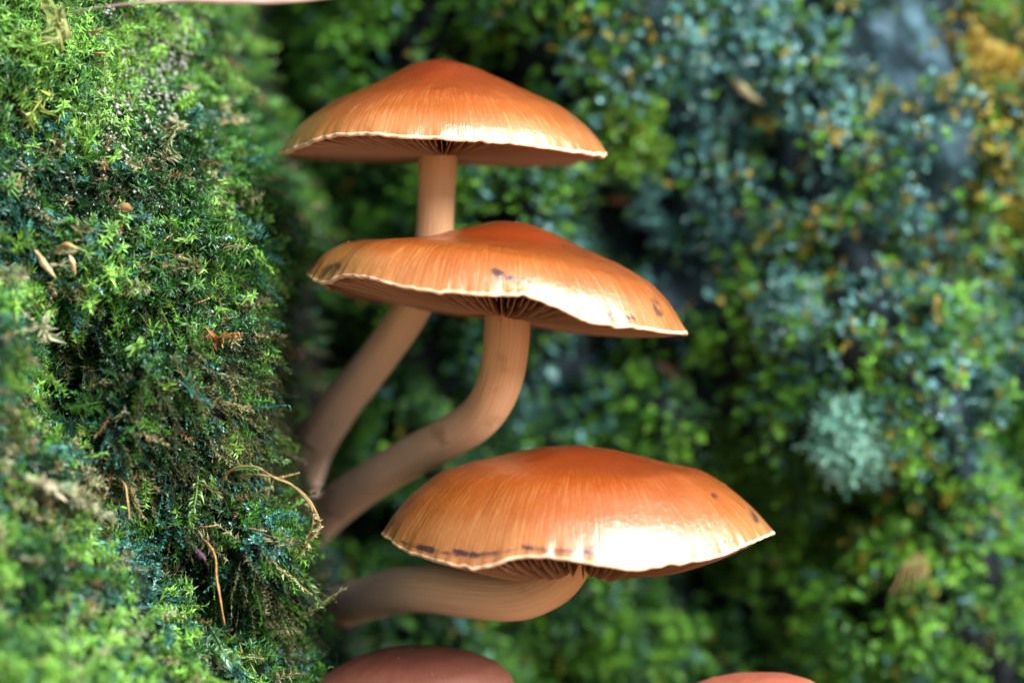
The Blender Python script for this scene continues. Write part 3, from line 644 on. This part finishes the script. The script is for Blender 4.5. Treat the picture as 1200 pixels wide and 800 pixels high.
# lower mushroom
m3 = empty('mushroom', P(390, 720, 8), 'broad orange-capped mushroom with purple-stained rim and sideways curving stem', 'mushroom', GRP)
cap_builder(m3, 680, 521,
  [(637, 523), (599, 531), (557, 540), (516, 552), (482, 579), (460, 606), (451, 623)], [(720, 527), (774, 540), (820, 550), (853, 569), (882, 594), (897, 611), (904, 622)],
  [(451, 624), (474, 643), (516, 656), (545, 662), (570, 664), (585, 658), (603, 648), (645, 650), (687, 656), (712, 660), (749, 667), (778, 658), (816, 655), (853, 646), (878, 634), (904, 623)],
  [(451, 622), (500, 612), (600, 606), (700, 606), (800, 608), (870, 614), (904, 622)], .9, 13, M['cap'],
  stains=[([(490, 640), (508, 643)], 1.8, 1.0), ([(534, 645), (556, 650), (584, 648)], 2.4, 1.1), ([(612, 640), (634, 643)], 2.4, 1.1), ([(632, 644), (660, 646), (700, 643)], 2.4, .95), ([(725, 650), (786, 643)], 2.6, .85), ([(836, 580), (839, 582)], 2.2, 1.1), ([(880, 598), (886, 610)], 3.0, .8), ([(452, 616), (458, 610)], 6, .6), ([(800,641),(850,634)],2,.55), ([(470, 634), (500, 645), (560, 652), (585, 647), (612, 641), (660, 646), (720, 651), (786, 645), (860, 634)], 1.5, .85)], gill_sag=.42)
stem_builder(m3, [(674, 608, -.5), (674, 640, -.5), (666, 664, -.5), (645, 685, -.5), (607, 699, -.4), (560, 697, -.1), (503, 690, .5), (462, 693, 1.4), (425, 703, 2.4), (395, 714, 3.6), (370, 728, 5.2)],
  [30, 27, 26, 27.5, 28.5, 29, 29, 28.5, 27, 26, 26], 3, 0.9)
# two more caps at the lower border
m4 = empty('mushroom', P(400, 960, 4.5), 'dull red-brown mushroom with smooth domed cap below the sideways stem', 'mushroom', GRP)
c = cap_builder(m4, 482, 757,
  [(450, 759), (420, 768), (392, 782), (365, 803), (345, 835), (340, 860)], [(520, 758), (555, 763), (585, 775), (600, 790), (608, 815), (606, 850)],
  [(340, 862), (400, 880), (480, 888), (560, 880), (606, 852)], [(340, 860), (480, 848), (606, 850)], 1.4, 14, M['cap_red'], gill_sag=.2)
stem_builder(m4, [(478, 830, .3), (478, 880, .3), (465, 940, .8), (430, 1000, 2), (395, 1040, 4), (370, 1060, 5.5)], [26, 24, 24, 25, 26, 26], 4, 1.4)
m5 = empty('mushroom', P(800, 960, 5), 'smaller salmon-orange mushroom with low cap under the broad purple-rimmed one', 'mushroom', GRP)
c = cap_builder(m5, 893, 788,
  [(860, 790), (830, 796), (800, 806), (775, 822), (762, 850)], [(925, 790), (950, 797), (975, 810), (995, 828), (1004, 852)],
  [(762, 850), (820, 868), (893, 874), (950, 866), (1004, 852)], [(762, 850), (893, 840), (1004, 852)], 1.0, 15, M['cap_salmon'], gill_sag=.2)
stem_builder(m5, [(890, 825, 0), (890, 880, 0), (880, 940, .6), (850, 1000, 2.2), (820, 1030, 4), (800, 1040, 6.5)], [22, 20, 20, 21, 22, 22], 5, 1.0)

# ------------------------------------------------------------------ small plants one can pick out
def sprig(name, label, pts, L_rad, n, ll, lw, spread, col, m='moss', group=None, seed=0, curl=.4, feather=False, tip=1.3, cat='moss'):
    """one shoot along a path given as (px, py, Y): stalk + leaves"""
    path = catmull(np.array([P(*p) for p in pts]), max(12, n // 2)); base = path[0]
    root = empty(name, base, label, cat, group)
    v, f = tube(path, np.linspace(L_rad, L_rad * .35, len(path)), 6)
    f = np.concatenate([f[0][:, [0, 1, 2]], f[0][:, [0, 2, 3]], f[1], f[2]])
    mesh_obj('stalk', v - base, [f], M['dry'], root, {'Col': np.tile(np.array(col) * .75, (len(v), 1))})
    if n:
        r = np.random.default_rng(seed); u = np.linspace(.06, 1, n); ii = np.clip((u * (len(path) - 1)), 0, len(path) - 1.001); k = ii.astype(int); fr = (ii - k)[:, None]
        pos = path[k] * (1 - fr) + path[k + 1] * fr; T = unit(path[k + 1] - path[k])
        az = r.uniform(0, 6.28, n); R_ = unit(np.cross(T, [0, 1, 0.1])); Q = np.cross(T, R_)
        if feather: az = np.where(np.arange(n) % 2 == 0, 0, np.pi) + r.normal(0, .4, n)
        rad = np.cos(az)[:, None] * R_ + np.sin(az)[:, None] * Q
        sp = np.where(u > .93, .25, spread) + r.normal(0, .15, n)
        d = unit(np.cos(sp)[:, None] * T + np.sin(sp)[:, None] * rad)
        b = Bag(); b.add(moss(pos - d * ll * .02, d, .001, 1, ll * (1.1 - .5 * u) * r.uniform(.8, 1.2, n) * 1.1, lw, 0.01, curl, np.tile(np.array(col), (n, 1)) * r.uniform(.75, 1.25, (n, 1)), .0, seed=seed, jit=.02, tip=tip))
        o = b.build('leaves', M[m], root); 
        for vv in [o.data]: 
            co = np.empty(len(vv.vertices) * 3, np.float32); vv.vertices.foreach_get('co', co); co = co.reshape(-1, 3) - (base * S); vv.vertices.foreach_set('co', co.astype(np.float32).ravel()); vv.update()
        o['kind'] = 'stuff'
    return root

SP = 'feathery moss sprigs standing out of the bank'
sprig('moss_sprig', 'pale yellow-green sprig with long curved pointed leaves above the bright moss', [(72, 62, -.8), (70, 40, -1.2), (66, 20, -1.5), (56, -6, -1.6)], .03, 24, .40, .19, .6, (.46, .52, .2), seed=31, curl=.7, group=SP)
sprig('moss_sprig', 'pale-tipped feathery sprig hanging under the bright green moss', [(62, 100, -.3), (48, 118, -.8), (38, 132, -1.0), (33, 144, -1.0)], .025, 26, .26, .22, .95, (.34, .42, .1), seed=32, curl=.7, feather=True, group=SP)
sprig('moss_sprig', 'whitish star-shaped moss tip beside the black hollow', [(52, 396, -1.0), (54, 386, -1.5), (55, 376, -1.8)], .03, 26, .26, .26, 1.15, (.5, .52, .32), seed=33, group=SP)
sprig('moss_sprig', 'glossy mint feather sprig below the thin orange stalk', [(246, 734, -.2), (256, 750, -.7), (265, 768, -.9), (280, 778, -.9)], .025, 36, .17, .34, .9, (.14, .30, .13), 'moss_wet', seed=34, feather=True, group=SP)
sprig('moss_sprig', 'light green forked sprig low on the bank under white grains', [(228, 752, -.2), (212, 757, -.8), (200, 764, -1.0), (192, 772, -1.0)], .025, 34, .2, .30, .95, (.24, .40, .14), seed=35, feather=True, group=SP)
sprig('moss_sprig', 'small bright green star sprig in the middle of the dry fronds', [(205, 470, -.2), (200, 455, -.9), (198, 446, -1.2)], .025, 20, .22, .34, .95, (.18, .38, .05), seed=36, group=SP)
sprig('moss_sprig', 'yellow-green comb-shaped sprig hanging below the dry fronds', [(158, 425, -.5), (160, 455, -1.0), (158, 485, -1.1)], .022, 34, .15, .26, 1.25, (.2, .34, .05), seed=37, feather=True, group=SP)
sprig('moss_sprig', 'slender green comb sprig above the purple fleck', [(232, 555, -.1), (230, 580, -.5), (226, 602, -.6), (222, 620, -.5)], .022, 40, .16, .24, 1.0, (.13, .25, .06), seed=38, feather=True, group=SP)
sprig('moss_sprig', 'dry olive sprig trailing right over the lower stem base', [(292, 628, .2), (312, 650, -.2), (335, 672, -.3), (362, 694, -.2)], .03, 60, .13, .34, .75, (.26, .25, .11), 'dry', seed=39, group=SP)
sprig('moss_sprig', 'dry brown-tipped frond pointing right towards the dark crevice', [(236, 405, .0), (250, 398, -.3), (262, 394, -.4), (276, 390, -.4)], .03, 34, .18, .34, .7, (.36, .17, .05), 'dry', seed=40, curl=.6, group=SP)
sprig('moss_sprig', 'dull olive frond pointing down and right beside the dark crevice', [(225, 452, -.1), (255, 468, -.4), (280, 476, -.4), (294, 480, -.3)], .028, 60, .13, .32, .6, (.2, .19, .08), 'dry', seed=41, group=SP)
sprig('moss_sprig', 'grey-green frond sweeping right under the brown frond', [(200, 430, -.1), (225, 422, -.5), (250, 436, -.6), (288, 444, -.4)], .028, 60, .13, .32, .6, (.13, .17, .1), 'dry', seed=42, group=SP)
sprig('moss_sprig', 'pale blurred mossy finger reaching over the wet soil', [(30, 560, -3.2), (70, 572, -2.6), (105, 592, -2.2), (132, 606, -2.0)], .06, 70, .2, .4, .7, (.36, .38, .24), 'dry', seed=43, group=SP)
sprig('moss_sprig', 'olive wisp hanging over the wet black soil', [(140, 535, -.2), (150, 560, -.7), (158, 585, -.8), (168, 606, -.8)], .03, 60, .15, .25, .45, (.24, .21, .1), 'dry', seed=44, group=SP)

sprig('moss_sprig', 'wispy olive sprig crossing the base of the sideways stem', [(330, 735, 1.2), (355, 722, .8), (378, 706, .7), (402, 690, .8)], .03, 50, .14, .3, .7, (.22, .24, .1), 'dry', seed=45, group=SP)
sprig('moss_sprig', 'drooping green sprig between the two lower stem bases', [(322, 660, 1.0), (345, 672, .6), (365, 690, .6), (380, 712, .8)], .03, 50, .15, .32, .8, (.1, .2, .06), 'moss', seed=46, group=SP)
sprig('moss_sprig', 'short green sprig at the foot of the straight pink stem', [(300, 545, .9), (318, 535, .5), (334, 540, .6)], .03, 36, .16, .32, .9, (.09, .2, .06), 'moss', seed=47, group=SP)

def strand(name, label, cat, paths, rad, col, group=None):
    b0 = P(*paths[0][0]); root = empty(name, b0, label, cat, group); r = np.random.default_rng(len(label))
    for j, pts in enumerate(paths):
        path = catmull(np.array([P(*p) for p in pts]), 40); path = path + .012 * np.stack([fbm(path * 4 + 3 * q_, 2, 5 + q_) for q_ in range(3)], -1)
        v, f = tube(path, rad * np.linspace(1.1, .6, 40) * (1 + .25 * r.normal(size=40)), 7); f = np.concatenate([f[0][:, [0, 1, 2]], f[0][:, [0, 2, 3]], f[1], f[2]])
        t = fbm(v * 3, 2, 3)[:, None] * .35
        mesh_obj('stalk', v - b0, [f], M['dry'], root, {'Col': np.clip(np.array(col) * (1 + t), 0, 1)})
    return root
run = strand('dry_runner', 'wiry dry moss runner arching in front of the stems', 'runner',
  [[(258, 566, .0), (272, 550, -.5), (298, 546, -.7), (322, 560, -.8), (345, 570, -.8), (362, 585, -.8), (372, 605, -.8), (376, 618, -.7)],
   [(282, 560, -.1), (300, 556, -.6), (330, 562, -.7), (352, 577, -.7), (366, 596, -.7), (365, 620, -.6), (357, 640, -.4), (345, 655, -.1)],
   [(328, 560, -.75), (340, 557, -.8), (352, 554, -.85)]], .019, (.42, .29, .13))
rn_p = catmull(np.array([P(*p) for p in [(360, 586, -.8), (370, 604, -.8), (372, 618, -.7), (364, 628, -.6), (356, 645, -.4)]]), 70); b = Bag()
b.add(moss(rn_p, unit(np.gradient(rn_p, axis=0)) + rng.normal(0, .5, rn_p.shape), .02, 1, .09, .5, .6, .3, np.tile([.36, .32, .16], (70, 1)) * rng.uniform(.6, 1.2, (70, 1)), 0, seed=77))
o = mesh_obj('bud_leaves', np.concatenate(b.v) - np.array(run.location) / S, [b.f[0]], M['dry'], run, {'Col': b.c[0]}); o['kind'] = 'stuff'
strand('dry_stalk', 'thin orange-brown dry stalk hanging down the dark bank', 'stalk', [[(238, 632, .0), (246, 640, -.7), (253, 655, -.9), (254, 680, -.9), (259, 705, -.9), (264, 732, -.8)]], .019, (.50, .28, .10))
NG = 'tan dry needles poking from the moss'
for lb, pts in (('tan needle poking up beside the fine green moss', [(180, 300, .1), (190, 285, -.3), (202, 274, -.4)]),
                ('tan needle poking right above the brown frond', [(218, 362, .1), (230, 356, -.3), (245, 349, -.4)]),
                ('short tan needle slanting over the wet soil wisp', [(140, 560, -.6), (147, 572, -1.0), (152, 608, -1.1)]),
                ('tan needle lying left of the black soil', [(90, 730, -3.6), (98, 720, -4.0), (108, 709, -4.1)]),
                ('pale needle right of the slender comb sprig', [(232, 618, -.1), (242, 617, -.5), (256, 615, -.6)]),
                ('orange-tipped needle right of the blue-green moss', [(280, 618, .1), (298, 620, -.4), (312, 622, -.5)])):
    strand('dry_needle', lb, 'needle', [pts], .018, (.5, .34, .15), NG)

def flake(name, label, pts, width, col, cat='leaf', group=None, thick=.008, bend=.9):
    """a small curled dry leaf: a strip with thickness along a path"""
    path = catmull(np.array([P(*p) for p in pts]), 14); T = unit(np.gradient(path, axis=0)); Wd = unit(np.cross(T, [0.1, -1, .25])); Nn = np.cross(T, Wd)
    u = np.linspace(0, 1, 14); w = width * np.sin(np.pi * np.clip(u * .96 + .04, 0, 1)) ** .7
    ac = np.linspace(-1, 1, 7); V = path[:, None] + Wd[:, None] * (w[:, None] * ac)[..., None] + Nn[:, None] * (bend * w[:, None] * (ac ** 2))[..., None]
    V = V + .22 * width * np.stack([fbm(V / width * .8 + 7 * q_, 2, 60 + q_) for q_ in range(3)], -1)
    V2 = V + Nn[:, None] * thick; n7 = 14 * 7; f = grid_faces(14, 7)
    vv = np.concatenate([V.reshape(-1, 3), V2.reshape(-1, 3)]) - path[0]; c_ = np.clip(np.array(col)[None] * (1 + .35 * fbm(vv * 6, 3, 8)[:, None]), 0, .9)
    o = mesh_obj(name, vv, [f, f[:, ::-1] + n7], M['dry'], None, {'Col': c_}); o.location = Vector(path[0]) * S
    return tag(o, label, cat, group)
LG = 'dry leaf scraps caught in the moss'
flake('dry_leaf', 'pointed cream leaf scrap standing upright in the moss', [(88, 330, -.8), (86, 318, -1.2), (84, 306, -1.4), (80, 298, -1.4)],  .048, (.68, .5, .32), group=LG)
flake('dry_leaf', 'tan curled leaf scrap lying across the blue-green moss', [(58, 302, -.9), (68, 290, -1.3), (78, 286, -1.5), (94, 292, -1.5)], .048, (.5, .36, .16), group=LG)
flake('dry_leaf', 'cream split leaf scrap below the curled one', [(38, 288, -.9), (46, 300, -1.4), (56, 314, -1.5), (66, 326, -1.4)], .048, (.55, .42, .24), group=LG)
flake('dry_leaf', 'rusty leaf scrap beside the pale crumbly lichen', [(100, 36, .2), (112, 36, -.2), (122, 32, -.3)], .03, (.55, .42, .16), group=LG)
flake('dry_leaf', 'tan leaf scrap low in the bright green moss', [(100, 62, .2), (114, 62, -.3), (128, 63, -.4)], .025, (.5, .34, .12), group=LG)
flake('dry_leaf', 'ochre torn leaf scrap between green and blue moss', [(128, 232, .0), (140, 238, -.5), (156, 246, -.6)], .1, (.38, .24, .09), group=LG)
flake('dry_leaf', 'purple fleck of leaf on the dark bank', [(228, 640, -.1), (234, 648, -.5), (240, 656, -.6)], .05, (.2, .09, .17), group=LG)
flake('dry_leaf', 'pale pink blurred leaf scrap in the crevice behind the moss', [(336, 402, 4.6), (346, 410, 4.2), (358, 420, 4.4)], .16, (.32, .2, .2), group=LG)

# pale crumbly lichen grains on the bank
def grains(name, label, spots, sz, col, m='lichen', seed=5):
    r = np.random.default_rng(seed); vs_, fs_, cs_, c0 = [], [], [], 0
    ico = np.array([[0, 0, 1], [.95, 0, .1], [.3, .9, .1], [-.8, .5, .15], [-.75, -.6, .1], [.35, -.9, .1], [0, 0, -.7]], float)
    icf = np.array([[0, 1, 2], [0, 2, 3], [0, 3, 4], [0, 4, 5], [0, 5, 1], [6, 2, 1], [6, 3, 2], [6, 4, 3], [6, 5, 4], [6, 1, 5]])
    for gx, gy, sx, sy, cnt in spots:
        q = np.stack([r.normal(gx, sx, cnt), r.normal(gy, sy, cnt)], -1); p = bank_P(q[:, 0], q[:, 1])
        for pp in p:
            s_ = sz * min(1.5, r.lognormal(-.15, .35)); vs_.append(pp + np.array([.05, -.36, .2]) + r.normal(0, .06, 3) + ico * s_ * r.uniform(.6, 1.3, 3)); fs_.append(icf + c0); c0 += 7
            cs_.append(np.tile(np.clip(np.array(col) * r.uniform(.6, 1.25) * (1 + r.normal(0, .06, 3)), 0, .85), (7, 1)))
    return tag(mesh_obj(name, np.concatenate(vs_), [np.concatenate(fs_)], M[m], None, {'Col': np.concatenate(cs_)}), label, kind='stuff')
grains('lichen_crust', 'pale grey crumbly lichen crust on the upper bank', [(145, 60, 22, 28, 420), (185, 105, 28, 30, 420), (120, 110, 14, 14, 130), (140, 170, 20, 25, 120), (110, 165, 20, 25, 80), (210, 80, 16, 30, 80)], .032, (.34, .37, .33))
grains('dew_grains', 'tiny whitish grains scattered over the wet blue-green moss', [(208, 715, 7, 12, 80), (234, 655, 12, 14, 80), (50, 190, 60, 50, 150), (170, 560, 60, 50, 150), (200, 700, 60, 50, 120), (60, 260, 50, 50, 100), (190, 440, 60, 50, 120)], .011, (.62, .66, .66), seed=6)

# twig across the upper border
tw = empty('twig', P(60, 22, -.4), 'pale pinkish bare twig reaching out over the bank moss', 'twig')
tpth = catmull(np.array([P(*q_) for q_ in [(40, 25, .3), (90, 13, -1.0), (140, 6, -1.8), (190, 2, -2.2), (240, 0, -2.4), (290, -1, -2.4), (340, -3, -2.2), (400, -9, -1.8), (470, -16, -1.2), (560, -28, .5), (640, -44, 3), (720, -62, 7)]]), 90)
v, f = tube(tpth, np.interp(np.linspace(0, 1, 90), [0, .15, .3, .45, .6, 1], [.008, .012, .035, .085, .1, .12]), 12, .25, 6)
mesh_obj('stick', v - np.array(tw.location) / S, f, M['twig'], tw)

# ------------------------------------------------------------------ things one can pick out on the trunk
def surf_at(px, py, out=.3):
    """point on the trunk seen at a photo pixel"""
    y = 7.5
    for _ in range(12):
        p = P(px, py, y); a_ = math.atan2(p[0] - TX, TY + TR - p[1]); q_ = trunk_P(np.array(a_), np.array(p[2])); y = float(y + .7 * (q_[1] - y))
    return P(px, py, y - out), y - out
def clump(name, label, cat, cx, cy, sx, sy, cnt, L_, nl, ll, lw, c0, c1, m, seed, rot=0, group=None, out=.35):
    r = np.random.default_rng(seed); c, Y0 = surf_at(cx, cy, out); k = PX * (D + Y0) / D
    q_ = r.normal(size=(cnt, 3)); q_ = unit(q_) * r.uniform(.3, 1, (cnt, 1)) ** .5; q_[:, 1] = -np.abs(q_[:, 1]) * .8
    d = unit(q_ + np.array([0, -.4, .2])); e = q_ * np.array([sx * k, min(sx, sy) * k, sy * k])
    cr, sr = math.cos(rot), math.sin(rot); e = np.stack([e[:, 0] * cr + e[:, 2] * sr, e[:, 1], -e[:, 0] * sr + e[:, 2] * cr], -1)
    t = r.uniform(0, 1, (cnt, 1)); b = Bag()
    b.add(moss(e * .6, d + r.normal(0, .25, (cnt, 3)), L_ * r.uniform(.7, 1.3, cnt), nl, ll * r.uniform(.8, 1.2, cnt), lw, .9, .45, np.array(c0) * (1 - t) + np.array(c1) * t, .15, detailed=False, seed=seed, tip=1.3))
    o = mesh_obj(name, b.v[0], [b.f[0]], M[m], None, {'Col': b.c[0]}); o.location = Vector(c) * S
    return tag(o, label, cat, group)
clump('lichen_tuft', 'rounded pale mint-green lichen tuft on the trunk', 'lichen', 998, 515, 64, 68, 560, .3, 12, .10, .8, (.10, .30, .24), (.34, .64, .52), 'lichen', 201, out=.75)
clump('moss_tuft', 'long orange-gold moss tuft slanting across the trunk', 'moss', 1150, 74, 74, 13, 80, .34, 14, .2, .4, (.26, .19, .03), (.58, .44, .08), 'moss', 202, rot=.42, out=.5)
clump('moss_tuft', 'round golden-yellow moss tuft beside the blue bark streak', 'moss', 1182, 232, 36, 28, 50, .45, 14, .2, .4, (.28, .25, .03), (.56, .46, .07), 'moss', 203, out=.4)
clump('moss_tuft', 'small cream and tan moss tuft under the golden one', 'moss', 1108, 298, 22, 18, 34, .34, 12, .2, .42, (.34, .27, .1), (.62, .5, .22), 'moss', 204, out=.4)
clump('moss_tuft', 'tall bright green spiky moss tuft by the highest cap', 'moss', 732, 160, 24, 40, 60, .6, 20, .26, .2, (.08, .22, .02), (.2, .38, .04), 'moss', 205, out=.9)
clump('moss_tuft', 'teal-grey pillowy liverwort tuft right of the middle cap', 'moss', 925, 372, 34, 40, 150, .35, 12, .16, .8, (.06, .17, .16), (.16, .32, .29), 'moss_wet', 206, out=.4)
def scrap(label, px, py, pts, w, col, out=.8):
    _, Y0 = surf_at(px, py, out); flake('dry_leaf', label, [(a_, b_, Y0 + c_) for a_, b_, c_ in pts], w, col, group='dry scraps on the trunk')
scrap('cream leaf scrap on blue-green liverwort high on the trunk', 872, 104, [(852, 84, .3), (866, 97, 0), (880, 110, 0), (896, 121, .3)], .09, (.5, .47, .27))
scrap('pale leaf scrap in the dark hollow beside the broad cap', 862, 562, [(846, 572, .2), (858, 564, 0), (872, 556, 0), (884, 552, .3)], .12, (.32, .3, .24))
scrap('brown bark scrap under the tilted cap tip', 790, 440, [(770, 424, .2), (786, 434, 0), (804, 448, 0), (818, 462, .3)], .14, (.17, .1, .07), .6)
scrap('tan leaf scrap beside the highest cap and its spiky tuft', 728, 235, [(705, 233, .2), (720, 232, 0), (735, 233, 0), (746, 236, .3)], .08, (.36, .22, .14))
_, Y0 = surf_at(1085, 655, .8)
strand('withered_grass', 'fan of tan withered blades in the lower green moss', 'grass', [[(1078, 640, Y0 + .4), (1078 + dx * .5, 662, Y0 - .1), (1078 + dx, 690 + dy, Y0)] for dx, dy in ((-34, 6), (-24, 14), (-14, 22), (-4, 26), (6, 30), (14, 24))], .03, (.40, .29, .13))
